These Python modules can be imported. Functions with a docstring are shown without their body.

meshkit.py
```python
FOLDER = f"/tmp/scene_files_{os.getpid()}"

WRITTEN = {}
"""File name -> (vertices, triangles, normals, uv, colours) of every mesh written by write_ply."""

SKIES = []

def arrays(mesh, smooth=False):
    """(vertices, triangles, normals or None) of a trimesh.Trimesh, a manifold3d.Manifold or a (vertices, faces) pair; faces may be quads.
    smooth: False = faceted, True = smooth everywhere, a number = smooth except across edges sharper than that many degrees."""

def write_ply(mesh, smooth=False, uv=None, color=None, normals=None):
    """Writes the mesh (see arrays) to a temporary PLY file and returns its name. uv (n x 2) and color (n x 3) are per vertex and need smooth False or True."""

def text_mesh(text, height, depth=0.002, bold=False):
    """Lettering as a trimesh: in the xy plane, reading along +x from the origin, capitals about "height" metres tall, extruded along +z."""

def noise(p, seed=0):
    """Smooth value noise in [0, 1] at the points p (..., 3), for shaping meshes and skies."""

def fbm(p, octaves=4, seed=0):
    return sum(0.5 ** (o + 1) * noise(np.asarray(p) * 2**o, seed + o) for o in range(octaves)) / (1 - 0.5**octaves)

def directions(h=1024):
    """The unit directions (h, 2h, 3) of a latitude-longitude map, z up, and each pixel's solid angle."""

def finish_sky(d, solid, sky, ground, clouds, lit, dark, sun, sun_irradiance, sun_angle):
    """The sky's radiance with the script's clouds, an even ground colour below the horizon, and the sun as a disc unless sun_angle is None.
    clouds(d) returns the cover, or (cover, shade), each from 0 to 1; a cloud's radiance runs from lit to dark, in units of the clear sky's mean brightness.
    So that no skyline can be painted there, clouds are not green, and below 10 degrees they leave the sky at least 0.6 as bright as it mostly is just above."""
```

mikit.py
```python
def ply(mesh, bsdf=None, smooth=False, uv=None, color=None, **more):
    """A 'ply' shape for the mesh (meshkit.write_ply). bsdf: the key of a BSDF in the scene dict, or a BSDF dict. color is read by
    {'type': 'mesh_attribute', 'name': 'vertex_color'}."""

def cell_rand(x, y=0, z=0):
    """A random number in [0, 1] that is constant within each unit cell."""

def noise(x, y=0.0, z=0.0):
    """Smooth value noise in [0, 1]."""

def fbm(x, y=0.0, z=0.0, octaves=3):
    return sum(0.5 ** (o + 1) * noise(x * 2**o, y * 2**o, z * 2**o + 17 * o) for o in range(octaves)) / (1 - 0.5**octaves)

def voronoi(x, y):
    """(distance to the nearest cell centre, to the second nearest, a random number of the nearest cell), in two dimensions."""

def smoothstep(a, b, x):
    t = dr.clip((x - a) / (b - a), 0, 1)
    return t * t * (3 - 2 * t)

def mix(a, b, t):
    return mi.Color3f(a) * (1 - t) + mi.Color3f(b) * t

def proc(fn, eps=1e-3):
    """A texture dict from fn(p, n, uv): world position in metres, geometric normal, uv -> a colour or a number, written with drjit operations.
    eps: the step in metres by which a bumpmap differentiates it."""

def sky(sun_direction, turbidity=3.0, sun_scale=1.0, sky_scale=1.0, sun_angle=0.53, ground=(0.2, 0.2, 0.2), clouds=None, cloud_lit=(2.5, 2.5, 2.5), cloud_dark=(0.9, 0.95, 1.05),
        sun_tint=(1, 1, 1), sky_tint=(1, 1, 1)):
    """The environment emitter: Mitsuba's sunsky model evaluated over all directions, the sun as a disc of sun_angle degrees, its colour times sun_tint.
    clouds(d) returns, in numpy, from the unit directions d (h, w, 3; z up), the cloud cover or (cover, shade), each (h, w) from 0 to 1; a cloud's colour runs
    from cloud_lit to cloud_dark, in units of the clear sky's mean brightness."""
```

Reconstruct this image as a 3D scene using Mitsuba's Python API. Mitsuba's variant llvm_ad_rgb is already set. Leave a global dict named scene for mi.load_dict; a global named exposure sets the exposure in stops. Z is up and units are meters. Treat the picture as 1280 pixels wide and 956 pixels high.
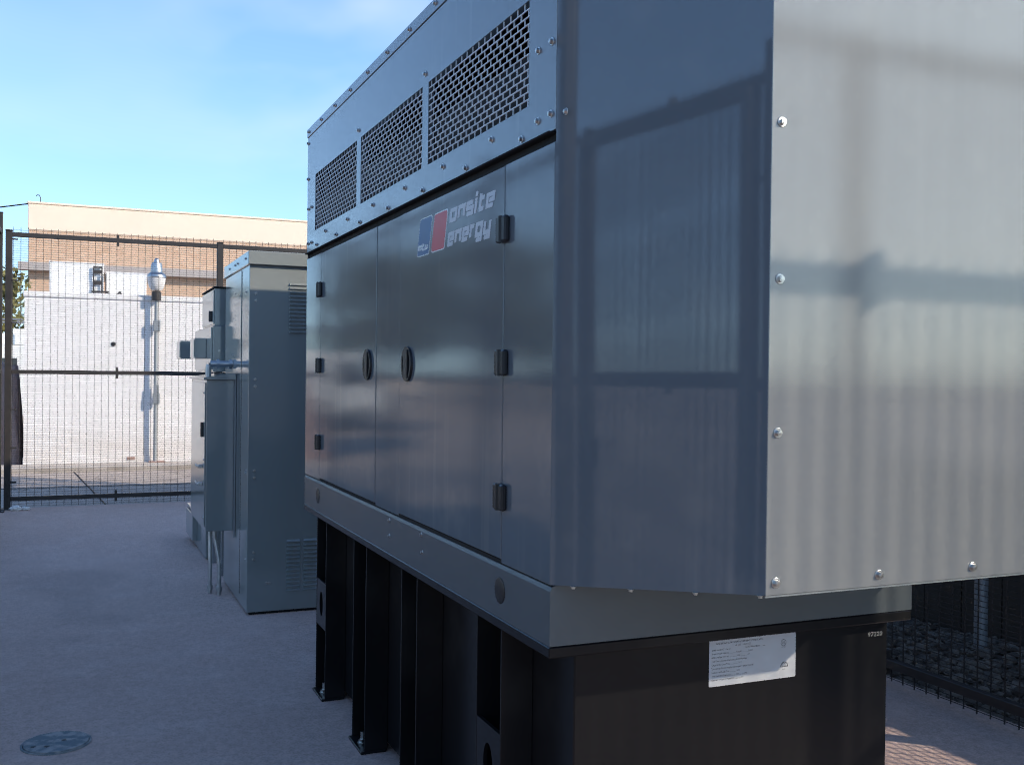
import math, random
import numpy as np, trimesh, shapely
from shapely.geometry import Polygon, LineString, box as sbox
from shapely import affinity
import drjit as dr
import mitsuba as mi
import mikit, meshkit
from mikit import noise, fbm, smoothstep, mix, proc, cell_rand

random.seed(7); RNG = np.random.default_rng(11)
T = mi.ScalarTransform4f

# ------------------------------------------------------------------ camera, sky, exposure
EYE = np.array([0.0, 0.0, 1.55])
FW = np.array([0.39277, 0.91960, -0.00790]); RT = np.array([0.91960, -0.39267, 0.01162]); UP = np.array([-0.00758, 0.01183, 0.99990])
M = np.eye(4); M[:3, 0] = -RT; M[:3, 1] = UP; M[:3, 2] = FW; M[:3, 3] = EYE
SUN = (1.11, -1.0, 0.74)
exposure = 3.0


def clouds(d):
    v = np.array([0.235, 0.99, 0.37])
    v = v / np.linalg.norm(v)
    near = np.exp(-((d - v) ** 2).sum(-1) / 0.022)
    p = d / np.maximum(d[..., 2:], 0.08)
    n = meshkit.fbm(np.stack([p[..., 0] * 0.9 + 3, p[..., 1] * 0.45, p[..., 2] * 0], -1), 5, 3)
    n2 = meshkit.fbm(np.stack([p[..., 0] * 2.0, p[..., 1] * 1.1 + 9, p[..., 2] * 0], -1), 5, 8)
    wisp = np.clip((n - 0.56) * 1.6, 0, 1) * 0.18 + near * np.clip((n2 - 0.30) * 1.6, 0, 1) * 0.5
    return np.clip(wisp, 0, 0.7)


scene = {
    'type': 'scene',
    'camera': {'type': 'perspective', 'fov': 53.2975, 'fov_axis': 'x', 'near_clip': 0.05, 'far_clip': 1000.0, 'to_world': T(M)},
    'sky': mikit.sky(SUN, turbidity=2.8, clouds=clouds, cloud_lit=(1.9, 1.95, 2.05), cloud_dark=(1.0, 1.05, 1.15), sky_tint=(0.88, 1.0, 1.19), sun_tint=(0.88, 1.0, 1.26), sun_scale=0.50, ground=(0.17, 0.15, 0.13)),
}
labels = {}

# ------------------------------------------------------------------ materials


def rgb(*c):
    return {'type': 'rgb', 'value': list(c)}


def principled(color, rough=0.4, metal=0.0, spec=0.5, **kw):
    d = {'type': 'principled', 'base_color': color if isinstance(color, dict) else rgb(*color), 'roughness': rough, 'metallic': metal, **kw}
    if metal == 0:
        d['specular'] = spec
    return d


def bumped(b, fn, eps=2e-3):
    return {'type': 'bumpmap', 'arbitrary': proc(fn, eps), 'scale': 1.0, 'bsdf': b}


def two(b):
    return {'type': 'twosided', 'bsdf': b}


def mat(name, b):
    scene[name] = two(b)
    return name


def enamel(color, alpha, ior):
    return {'type': 'roughplastic', 'diffuse_reflectance': color if isinstance(color, dict) else rgb(*color), 'alpha': alpha, 'int_ior': ior, 'nonlinear': False}


def wavy(p, n, uv):
    return (noise(p.x * 2.3 + p.y * 2.3, p.y * 2.0 - p.x, p.z * 1.1) - 0.5) * 0.0016 + (noise(p.x * 7 + 3, p.y * 7, p.z * 2.5) - 0.5) * 0.00022 + (noise(p.x * 700, p.y * 700, p.z * 700) - 0.5) * 0.0000022


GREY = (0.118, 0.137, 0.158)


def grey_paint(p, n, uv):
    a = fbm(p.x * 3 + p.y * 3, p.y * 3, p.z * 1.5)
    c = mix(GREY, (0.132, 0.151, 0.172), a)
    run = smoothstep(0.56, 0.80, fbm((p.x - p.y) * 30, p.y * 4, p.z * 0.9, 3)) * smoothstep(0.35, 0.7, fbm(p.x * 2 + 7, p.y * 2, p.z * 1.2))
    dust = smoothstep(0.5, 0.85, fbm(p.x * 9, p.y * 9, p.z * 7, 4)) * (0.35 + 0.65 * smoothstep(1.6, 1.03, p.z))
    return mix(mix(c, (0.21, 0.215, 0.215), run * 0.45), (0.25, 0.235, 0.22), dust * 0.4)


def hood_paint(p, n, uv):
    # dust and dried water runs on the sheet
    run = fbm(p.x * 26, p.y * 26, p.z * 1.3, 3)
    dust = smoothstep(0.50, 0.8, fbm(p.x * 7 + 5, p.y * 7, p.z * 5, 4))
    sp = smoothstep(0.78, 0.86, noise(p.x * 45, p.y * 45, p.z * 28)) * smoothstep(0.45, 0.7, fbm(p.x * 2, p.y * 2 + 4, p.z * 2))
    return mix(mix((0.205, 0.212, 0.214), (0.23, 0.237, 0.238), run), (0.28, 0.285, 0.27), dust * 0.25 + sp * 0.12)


def hood_rough(p, n, uv):
    return 0.12 + 0.12 * fbm(p.x * 8, p.y * 8, p.z * 2, 3)


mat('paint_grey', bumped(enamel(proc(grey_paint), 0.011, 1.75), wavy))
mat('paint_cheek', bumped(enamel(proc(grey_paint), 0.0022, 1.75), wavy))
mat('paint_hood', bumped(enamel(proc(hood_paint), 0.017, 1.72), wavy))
mat('paint_cabinet', enamel(proc(lambda p, n, uv: mix((0.23, 0.252, 0.25), (0.255, 0.278, 0.275), fbm(p.x * 4, p.y * 4, p.z * 2))), 0.015, 1.8))
mat('paint_skid', enamel(proc(lambda p, n, uv: mix((0.085, 0.098, 0.105), (0.105, 0.12, 0.127), fbm(p.x * 5, p.y * 5, p.z * 3, 4))), 0.12, 1.6))
mat('paint_black', bumped(principled(proc(lambda p, n, uv: mix((0.009, 0.009, 0.010), (0.020, 0.019, 0.018), smoothstep(0.5, 0.8, fbm(p.x * 4, p.y * 4, p.z * 3, 4)))), 0.24, spec=0.3),
                          lambda p, n, uv: (fbm(p.x * 9, p.y * 9, p.z * 9) - 0.5) * 0.0004))
mat('black_plastic', principled((0.012, 0.012, 0.014), 0.38))
mat('black_rubber', principled((0.01, 0.01, 0.011), 0.7, spec=0.3))
mat('inside_dark', principled((0.03, 0.033, 0.04), 0.6, spec=0.3))
mat('bolt_steel', principled((0.55, 0.54, 0.52), 0.28, 1.0))
mat('washer_black', principled((0.02, 0.02, 0.02), 0.6))
mat('galvanized', principled(proc(lambda p, n, uv: mix((0.42, 0.43, 0.44), (0.6, 0.61, 0.62), fbm(p.x * 30, p.y * 30, p.z * 30))), 0.38, 1.0))
mat('galv_dull', principled((0.30, 0.32, 0.34), 0.5, 0.6))
mat('fence_black', principled(proc(lambda p, n, uv: mix((0.020, 0.018, 0.018), (0.045, 0.038, 0.036), fbm(p.x * 12, p.y * 12, p.z * 12))), 0.45, spec=0.4))
mat('logo_blue', principled((0.022, 0.075, 0.19), 0.3))
mat('logo_red', principled((0.50, 0.035, 0.045), 0.3))
mat('logo_white', principled((0.68, 0.67, 0.66), 0.3))
mat('logo_silver', principled((0.50, 0.50, 0.52), 0.35))
mat('label_white', principled((0.50, 0.51, 0.53), 0.25))
mat('ink', principled((0.05, 0.05, 0.06), 0.5))
mat('chalk', principled((0.35, 0.35, 0.33), 0.8))
mat('silver_mesh', principled((0.62, 0.63, 0.64), 0.45, spec=0.5))


def white_wall(p, n, uv):
    s = fbm(p.x * 1.3, p.y * 1.3, p.z * 2.5, 4)
    low = smoothstep(0.75, 0.1, p.z) * fbm(p.x * 2.5, 3.0, p.z * 6, 4)
    return mix(mix((0.70, 0.68, 0.68), (0.80, 0.78, 0.78), s), (0.50, 0.43, 0.38), low * 0.65)


mat('wall_white', principled(proc(white_wall), 0.7, spec=0.2))
mat('white_metal', principled((0.78, 0.77, 0.76), 0.4))
mat('cream_stucco', principled(proc(lambda p, n, uv: mix((0.74, 0.61, 0.50), (0.79, 0.66, 0.54), fbm(p.x * 0.6, p.y * .6, p.z * 1.1, 4))), 0.9, spec=0.15))


def brick(p, n, uv):
    row = dr.floor(p.z / 0.085)
    sh = 0.115 * (row - 2 * dr.floor(row / 2))
    u = p.x + p.y + sh
    fx = u / 0.23 - dr.floor(u / 0.23)
    fz = p.z / 0.085 - row
    joint = dr.maximum(dr.maximum(smoothstep(0.06, 0.02, fx), smoothstep(0.94, 0.98, fx)), dr.maximum(smoothstep(0.14, 0.04, fz), smoothstep(0.86, 0.96, fz)))
    c = mix((0.55, 0.36, 0.25), (0.64, 0.44, 0.32), cell_rand(dr.floor(u / 0.23), row))
    return mix(c, (0.50, 0.42, 0.35), joint)


mat('brick_tan', bumped(principled(proc(brick), 0.9, spec=0.15), lambda p, n, uv: smoothstep(0.0, 0.2, p.z / 0.085 - dr.floor(p.z / 0.085)) * 0.006, 4e-3))
mat('fascia', principled((0.38, 0.34, 0.33), 0.7))
mat('window_dark', principled((0.03, 0.035, 0.04), 0.08, spec=0.7))


def concrete(p, n, uv):
    a = fbm(p.x * 0.55 + 4, p.y * 0.55, 0.0, 4)
    b = fbm(p.x * 6, p.y * 6, 2.0, 4)
    g = noise(p.x * 160, p.y * 160, 0.0)
    stain = smoothstep(0.60, 0.76, fbm(p.x * 1.1 + 9, p.y * 1.1 + 2, 5.0, 5))
    c = mix((0.44, 0.315, 0.27), (0.50, 0.37, 0.322), a)
    c = mix(c, (0.52, 0.395, 0.35), smoothstep(0.45, 0.8, b) * 0.45)
    c = mix(c, (0.30, 0.23, 0.205), stain * 0.35)
    return c * (0.78 + 0.28 * g + 0.16 * noise(p.x * 45, p.y * 45, 3.0))


mat('concrete', bumped(principled(proc(concrete), 0.85, spec=0.25), lambda p, n, uv: fbm(p.x * 90, p.y * 90, 0.0, 3) * 0.0022 + fbm(p.x * 14, p.y * 14, 0.0, 2) * 0.003))


def yard(p, n, uv):
    a = fbm(p.x * 0.25, p.y * 0.25, 0.0, 4)
    b = fbm(p.x * 3, p.y * 3, 1.0, 4)
    crack = smoothstep(0.035, 0.008, dr.abs(noise(p.x * 0.8 + 0.5 * fbm(p.x * 3, p.y * 3), p.y * 0.8, 3.0) - 0.5))
    c = mix(mix((0.28, 0.235, 0.205), (0.36, 0.305, 0.27), a), (0.24, 0.205, 0.185), b * 0.5)
    return mix(c, (0.12, 0.10, 0.09), crack * 0.5) * (0.85 + 0.3 * noise(p.x * 50, p.y * 50))


mat('yard_surface', principled(proc(yard), 0.9, spec=0.2))
mat('kerb_concrete', principled(proc(lambda p, n, uv: mix((0.27, 0.235, 0.205), (0.40, 0.36, 0.33), fbm(p.x * 5, p.y * 5, p.z * 9, 4))), 0.9, spec=0.2))
mat('gravel_stone', principled(proc(lambda p, n, uv: mix((0.06, 0.05, 0.042), (0.17, 0.145, 0.12), cell_rand(p.x * 18, p.y * 18))), 0.9, spec=0.2))
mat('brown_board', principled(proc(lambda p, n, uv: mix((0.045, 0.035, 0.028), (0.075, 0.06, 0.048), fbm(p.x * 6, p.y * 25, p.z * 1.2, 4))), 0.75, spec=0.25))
mat('stucco_brown', principled(proc(lambda p, n, uv: mix((0.20, 0.16, 0.13), (0.26, 0.21, 0.17), fbm(p.x, p.y, p.z, 4))), 0.9, spec=0.15))
mat('tarp_brown', principled(proc(lambda p, n, uv: mix((0.24, 0.15, 0.13), (0.38, 0.26, 0.22), fbm(p.x * 5, p.y * 5, p.z * 5, 4))), 0.7))
mat('pallet_wood', principled(proc(lambda p, n, uv: mix((0.20, 0.15, 0.11), (0.34, 0.27, 0.21), fbm(p.x * 5, p.y * 5, p.z * 30, 3))), 0.85))
mat('bark', principled((0.09, 0.065, 0.05), 0.9))
mat('tyre', principled((0.015, 0.015, 0.015), 0.7))
mat('van_white', principled((0.75, 0.75, 0.74), 0.25, clearcoat=0.5, clearcoat_gloss=0.95))
mat('drain_iron', principled(proc(lambda p, n, uv: mix((0.12, 0.15, 0.165), (0.32, 0.30, 0.285), smoothstep(0.35, 0.75, fbm(p.x * 35, p.y * 35, 0.0, 4)))), 0.7))
mat('paper_white', principled((0.75, 0.74, 0.72), 0.8))
scene['jar_glass'] = {'type': 'thindielectric', 'int_ior': 1.5}
mat('jar_frost', principled((0.62, 0.60, 0.60), 0.35, spec=0.6))
for i, c in enumerate([(0.10, 0.115, 0.062), (0.12, 0.135, 0.075), (0.17, 0.16, 0.06)]):
    scene[f'leaf_{i}'] = two(principled(c, 0.6, spec=0.3))

# ------------------------------------------------------------------ mesh helpers


def box(x0, x1, y0, y1, z0, z1, c=0.0):
    """A box; with c its edges are chamfered by c."""
    if c <= 0:
        m = trimesh.creation.box(extents=[x1 - x0, y1 - y0, z1 - z0])
        m.apply_translation([(x0 + x1) / 2, (y0 + y1) / 2, (z0 + z1) / 2])
        return m
    pts = []
    for sx in (0, 1):
        for sy in (0, 1):
            for sz in (0, 1):
                x, y, z = (x1 if sx else x0), (y1 if sy else y0), (z1 if sz else z0)
                dx, dy, dz = (-c if sx else c), (-c if sy else c), (-c if sz else c)
                pts += [(x + dx, y + dy, z), (x + dx, y, z + dz), (x, y + dy, z + dz)]
    return trimesh.convex.convex_hull(np.array(pts))


def join(*ms):
    return trimesh.util.concatenate([m for m in ms])


def lathe(profile, n=24):
    return trimesh.creation.revolve(np.array(profile, float), sections=n)


def moved(m, x=0, y=0, z=0):
    m = m.copy(); m.apply_translation([x, y, z]); return m


def frame(m, o, ex, ey, ez):
    """Local x, y, z of the mesh to the axes ex, ey, ez at o."""
    m = m.copy()
    A = np.eye(4); A[:3, 0] = ex; A[:3, 1] = ey; A[:3, 2] = ez; A[:3, 3] = o
    m.apply_transform(A)
    if np.linalg.det(A[:3, :3]) < 0:
        m.invert()
    return m


def tube(pts, r, n=10):
    pts = np.array(pts, float)
    t = np.gradient(pts, axis=0); t /= np.linalg.norm(t, axis=1, keepdims=True)
    a = np.cross(t, np.where(np.abs(t[:, 2:]) < 0.9, [0, 0, 1.0], [1.0, 0, 0])); a /= np.linalg.norm(a, axis=1, keepdims=True)
    b = np.cross(t, a); ang = np.arange(n) * 2 * np.pi / n
    rr = np.broadcast_to(r, (len(pts),))
    v = pts[:, None] + rr[:, None, None] * (np.cos(ang)[None, :, None] * a[:, None] + np.sin(ang)[None, :, None] * b[:, None])
    i, j = np.meshgrid(np.arange(len(pts) - 1), np.arange(n), indexing='ij')
    q = np.stack([i * n + j, i * n + (j + 1) % n, (i + 1) * n + (j + 1) % n, (i + 1) * n + j], -1).reshape(-1, 4)
    f = np.vstack([q[:, [0, 1, 2]], q[:, [0, 2, 3]]])
    L = len(pts)
    v = np.vstack([v.reshape(-1, 3), pts[:1], pts[-1:]])
    k = np.arange(n)
    f = np.vstack([f, np.stack([(k + 1) % n, k, np.full(n, L * n)], -1), np.stack([(L - 1) * n + k, (L - 1) * n + (k + 1) % n, np.full(n, L * n + 1)], -1)])
    m = trimesh.Trimesh(v, f, process=False)
    trimesh.repair.fix_normals(m)
    return m


def bars(P0, P1, r):
    """Many straight wires (square section, half width r) as one mesh."""
    P0, P1 = np.asarray(P0, float), np.asarray(P1, float)
    t = P1 - P0; t /= np.linalg.norm(t, axis=1, keepdims=True)
    a = np.cross(t, np.where(np.abs(t[:, 2:]) < 0.9, [0, 0, 1.0], [1.0, 0, 0])); a /= np.linalg.norm(a, axis=1, keepdims=True)
    b = np.cross(t, a)
    c = [a + b, -a + b, -a - b, a - b]
    v = np.stack([P0 + r * k for k in c] + [P1 + r * k for k in c], 1)
    f = np.array([[0, 1, 5], [0, 5, 4], [1, 2, 6], [1, 6, 5], [2, 3, 7], [2, 7, 6], [3, 0, 4], [3, 4, 7], [0, 3, 2], [0, 2, 1], [4, 5, 6], [4, 6, 7]])
    F = (f[None] + 8 * np.arange(len(v))[:, None, None]).reshape(-1, 3)
    return trimesh.Trimesh(v.reshape(-1, 3), F, process=False)


def extrude(poly, h):
    gs = getattr(poly, 'geoms', [poly])
    return trimesh.util.concatenate([trimesh.creation.extrude_polygon(g, h, engine='earcut') for g in gs])


USED = {}


def key_of(name):
    n = USED.get(name, 0); USED[name] = n + 1
    return name if n == 0 else f'{name}_{n:03d}'


def put(parent, name, mesh, bsdf, smooth=False, label=None, kind=None, **more):
    k = key_of(f'{parent}__{name}' if parent else name)
    scene[k] = mikit.ply(mesh, bsdf, smooth, **more) if not isinstance(mesh, dict) else mesh
    if label or kind:
        labels[k] = {a: b for a, b in (('label', label), ('kind', kind)) if b}
    return k


def thing(name, label, cat, group=None):
    k = key_of(name)
    labels[k] = {'label': label, 'category': cat, **({'group': group} if group else {})}
    return k


def structure(name, mesh, bsdf, label, smooth=False):
    k = key_of(name)
    scene[k] = mikit.ply(mesh, bsdf, smooth)
    labels[k] = {'label': label, 'kind': 'structure'}
    return k


# side (-X) plane: text x -> -Y, y -> Z, out -> -X ; end (-Y) plane: x -> +X, y -> Z, out -> -Y
def on_side(m, x, y, z):
    return frame(m, [x, y, z], [0, -1, 0], [0, 0, 1], [-1, 0, 0])


def on_end(m, x, y, z):
    return frame(m, [x, y, z], [1, 0, 0], [0, 0, 1], [0, -1, 0])


# ------------------------------------------------------------------ the setting
def sheet(x0, x1, y0, y1, z, n=1):
    xs, ys = np.linspace(x0, x1, n + 1), np.linspace(y0, y1, n + 1)
    X, Y = np.meshgrid(xs, ys, indexing='ij')
    v = np.stack([X.ravel(), Y.ravel(), np.full(X.size, z)], -1)
    i, j = np.meshgrid(np.arange(n), np.arange(n), indexing='ij')
    a = (i * (n + 1) + j).ravel()
    return trimesh.Trimesh(v, np.vstack([np.stack([a, a + n + 1, a + n + 2], -1), np.stack([a, a + n + 2, a + 1], -1)]), process=False)


structure('ground', sheet(-400, 400, -400, 500, -0.045, 8), 'yard_surface', 'dusty tan yard paving around the fenced compound')
structure('concrete_slab', box(-0.95, 3.92, -1.6, 12.62, -0.30, 0.0, 0.01), 'concrete', 'grey concrete slab that the equipment stands on')
jm = join(box(-0.94, 3.91, 8.9 - 0.004, 8.9 + 0.004, 0.0005, 0.003))
structure('kerb', join(box(-1.1, 5.5, 17.2, 17.93, -0.3, 0.03, 0.015)), 'kerb_concrete', 'worn tan concrete kerb along the foot of the white shed')
P0, P1 = [], []
structure('yard_joint', bars([[0.35, 12.7, -0.043], [-8, 15.0, -0.043]], [[-0.02, 17.2, -0.043], [9, 15.02, -0.043]], 0.006), 'black_rubber', 'dark joints in the yard paving beyond the fence')

# ------------------------------------------------------------------ the generator
XG, YN, YF, YH, XH, XR = 1.085, 2.284, 5.241, 1.899, 1.441, 2.262
ZK, ZE, ZB, ZS, ZT = 0.875, 1.026, 2.158, 2.747, 2.794
G = thing('generator', 'large grey enclosed standby generator set standing on the black fuel tank', 'generator')

bolt_m = join(lathe([[0, 0], [0.0105, 0], [0.0105, 0.0015], [0.0095, 0.002], [0, 0.002]], 14),
              moved(trimesh.creation.cylinder(radius=0.0068, height=0.006, sections=6), 0, 0, 0.005), )
bolt_m = join(bolt_m, moved(lathe([[0, 0], [0.005, 0], [0.0044, 0.0012], [0, 0.0016]], 8), 0, 0, 0.008))
bolt_d = mikit.ply(bolt_m, 'bolt_steel', 25)


def bolt_to(o, ex, ey, ez, s=1.0):
    A = np.eye(4); A[:3, 0] = np.array(ex) * s; A[:3, 1] = np.array(ey) * s; A[:3, 2] = np.array(ez) * s; A[:3, 3] = o
    return {**bolt_d, 'to_world': T(A)}


def side_bolt(parent, y, z, x=XG, s=1.0):
    put(parent, 'bolt', bolt_to([x, y, z], [0, -1, 0], [0, 0, 1], [-1, 0, 0], s), None)


def end_bolt(parent, x, z, y, s=1.0):
    a = RNG.uniform(0, 1)
    put(parent, 'bolt', bolt_to([x, y, z], [math.cos(a), 0, math.sin(a)], [-math.sin(a), 0, math.cos(a)], [0, -1, 0], s), None)


# skid: channel with a rolled top edge, end to end
sk = Polygon([(XG, ZK), (XR - 0.004, ZK), (XR - 0.004, ZE - 0.012), (XR - 0.016, ZE), (XG + 0.014, ZE), (XG + 0.005, ZE - 0.004), (XG, ZE - 0.014)])
skm = extrude(sk, YF - YN)                                             # local x = X, y = Z, z along -Y... map to world
skm = frame(skm, [0, YF, 0], [1, 0, 0], [0, 0, 1], [0, -1, 0])
put(G, 'skid', skm, 'paint_skid', label='grey base rail below the doors with two round black plugs')
put(G, 'skid_seal', box(XG + 0.006, XR - 0.01, YN + 0.006, YF - 0.004, ZE - 0.002, ZE + 0.008), 'black_rubber')
put(G, 'base_flange', box(XG - 0.002, XR - 0.004, YN - 0.001, YF + 0.002, 0.845, ZK - 0.0015, 0.003), 'paint_black')
for y, z, r in ((2.608, 0.951, 0.036), (4.925, 0.95, 0.037)):
    put(G, 'plug', on_side(lathe([[0, 0.004], [r * 0.8, 0.004], [r, 0.0015], [r, -0.004], [0, -0.004]], 28), XG, y, z), 'black_plastic', 30)
for y, z in ((3.694, 0.998), (3.692, 0.941), (3.308, 1.002), (3.298, 0.943)):
    side_bolt(G + '__skid', y, z, XG, 0.8)

# side wall below the band
def side_plate(name, y0, y1, z0, z1, x=XG, th=0.035, mtl='paint_grey', **kw):
    return put(G, name, box(x, x + th, y0, y1, z0, z1, 0.0022), mtl, **kw)


side_plate('end_panel', 4.908, YF - 0.001, ZE + 0.002, 2.128)
DL = side_plate('door', 3.911, 4.903, ZE + 0.012, 2.126)
side_plate('centre_post', 3.594, 3.906, ZE + 0.003, 2.126, XG + 0.002)
DR = side_plate('door', 2.608, 3.589, ZE + 0.012, 2.126, label='right hand door with the logo and lettering')
side_plate('end_panel', YN + 0.0015, 2.603, ZE + 0.002, 2.128)
put(G, 'inner_frame', box(XG + 0.02, XG + 0.06, YN + 0.03, YF - 0.02, ZE + 0.004, 2.4), 'black_rubber')
put(G, 'rain_gap', box(XG + 0.012, XG + 0.03, YN + 0.012, YF - 0.002, 2.10, ZB + 0.004), 'black_rubber')
put(G, 'rain_lip', box(XG - 0.012, XG + 0.02, YN + 0.018, YF - 0.002, ZB - 0.007, ZB - 0.0015, 0.002), 'black_rubber')

# upper band with three openings, and its brick pattern grilles
band = sbox(YN + 0.001, ZB, YF, ZS + 0.002)
VENTS = [(4.241, 5.055), (3.35, 4.174), (2.452, 3.286)]
for a, b in VENTS:
    band = band.difference(sbox(a, 2.253, b, 2.531).buffer(0))
bm = extrude(band, 0.02)
bm = frame(bm, [XG, 0, 0], [0, 1, 0], [0, 0, 1], [1, 0, 0])
put(G, 'upper_band', bm, 'paint_grey')
for a, b in VENTS:
    P0, P1 = [], []
    rows = 14; dz = (2.531 - 2.253) / rows; py = 0.0485
    x = XG + 0.0035
    for i in range(1, rows):
        z = 2.253 + i * dz
        P0.append([x, a - 0.005, z]); P1.append([x, b + 0.005, z])
    for i in range(rows):
        y = a + (0.5 * py if i % 2 else 0.0) + 0.012
        while y < b - 0.004:
            P0.append([x, y, 2.253 + i * dz]); P1.append([x, y, 2.253 + (i + 1) * dz]); y += py
    put(G, 'vent_grille', bars(P0, P1, 0.0016), 'silver_mesh')
    put(G, 'vent_baffle', frame(extrude(sbox(a - 0.02, 0, b + 0.02, 0.36), 0.003), [XG + 0.06, 0, 2.24], [0, 1, 0], [0.62, 0, 0.78], [1, 0, 0]), 'paint_skid')
put(G, 'vent_plenum', join(box(XG + 0.30, XG + 0.31, YN + 0.05, YF - 0.05, 2.16, 2.74), box(XG + 0.02, XG + 0.31, YN + 0.05, YF - 0.05, 2.2, 2.21)), 'black_rubber')

# roof with a bolted trim strip
put(G, 'roof', box(XG - 0.001, XR + 0.001, YN - 0.02, YF + 0.004, ZT - 0.02, ZT, 0.004), 'paint_grey')
put(G, 'roof_trim', box(XG - 0.004, XG + 0.016, YN + 0.001, YF + 0.004, ZS, ZT - 0.003, 0.0015), 'paint_grey')
for y in np.arange(5.203, YN, -0.2845):
    side_bolt(G, y, 2.772, XG - 0.004)
B = [(3.321, 2.568), (4.212, 2.568), (2.39, 2.38), (2.309, 2.38), (2.39, 2.2), (2.312, 2.201), (2.707, 2.218), (2.493, 2.175), (3.127, 2.218), (2.916, 2.175), (3.544, 2.217), (3.335, 2.175), (3.974, 2.22),
     (3.758, 2.176), (4.389, 2.219), (4.179, 2.178), (4.818, 2.222), (4.601, 2.178), (5.228, 2.718), (5.223, 2.535), (5.207, 2.38), (5.134, 2.381), (5.207, 2.204), (5.126, 2.202), (5.01, 2.178)]
for y, z in B:
    side_bolt(G, y, z)
# hinges and paddle latches
for z in (1.949, 1.582, 1.212):
    for y, par in ((2.600, DR), (4.912, DL)):
        m = join(box(XG - 0.017, XG, y - 0.034, y - 0.003, z - 0.036, z + 0.036, 0.005), box(XG - 0.017, XG, y + 0.003, y + 0.034, z - 0.036, z + 0.036, 0.005),
                 frame(trimesh.creation.cylinder(radius=0.009, height=0.072, sections=12), [XG - 0.013, y, z], [1, 0, 0], [0, 1, 0], [0, 0, 1]))
        put(par, 'hinge', m, 'black_plastic')


def latch(par, y, z=1.583):
    out = affinity.scale(shapely.Point(0, 0).buffer(1.0, 24), 0.058, 0.062)
    ring = out.difference(affinity.scale(out, 0.78, 0.82))
    cup = extrude(out, 0.003)
    rim = extrude(ring, 0.009)
    pad = extrude(sbox(-0.014, -0.045, 0.018, 0.045).buffer(0.006), 0.013)
    m = join(cup, rim, pad, moved(trimesh.creation.cylinder(radius=0.008, height=0.012, sections=12), -0.030, 0, 0.008))
    k = put(par, 'latch', on_side(m, XG, y, z), 'black_plastic')


latch(DL, 4.024); latch(DR, 3.485)

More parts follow.
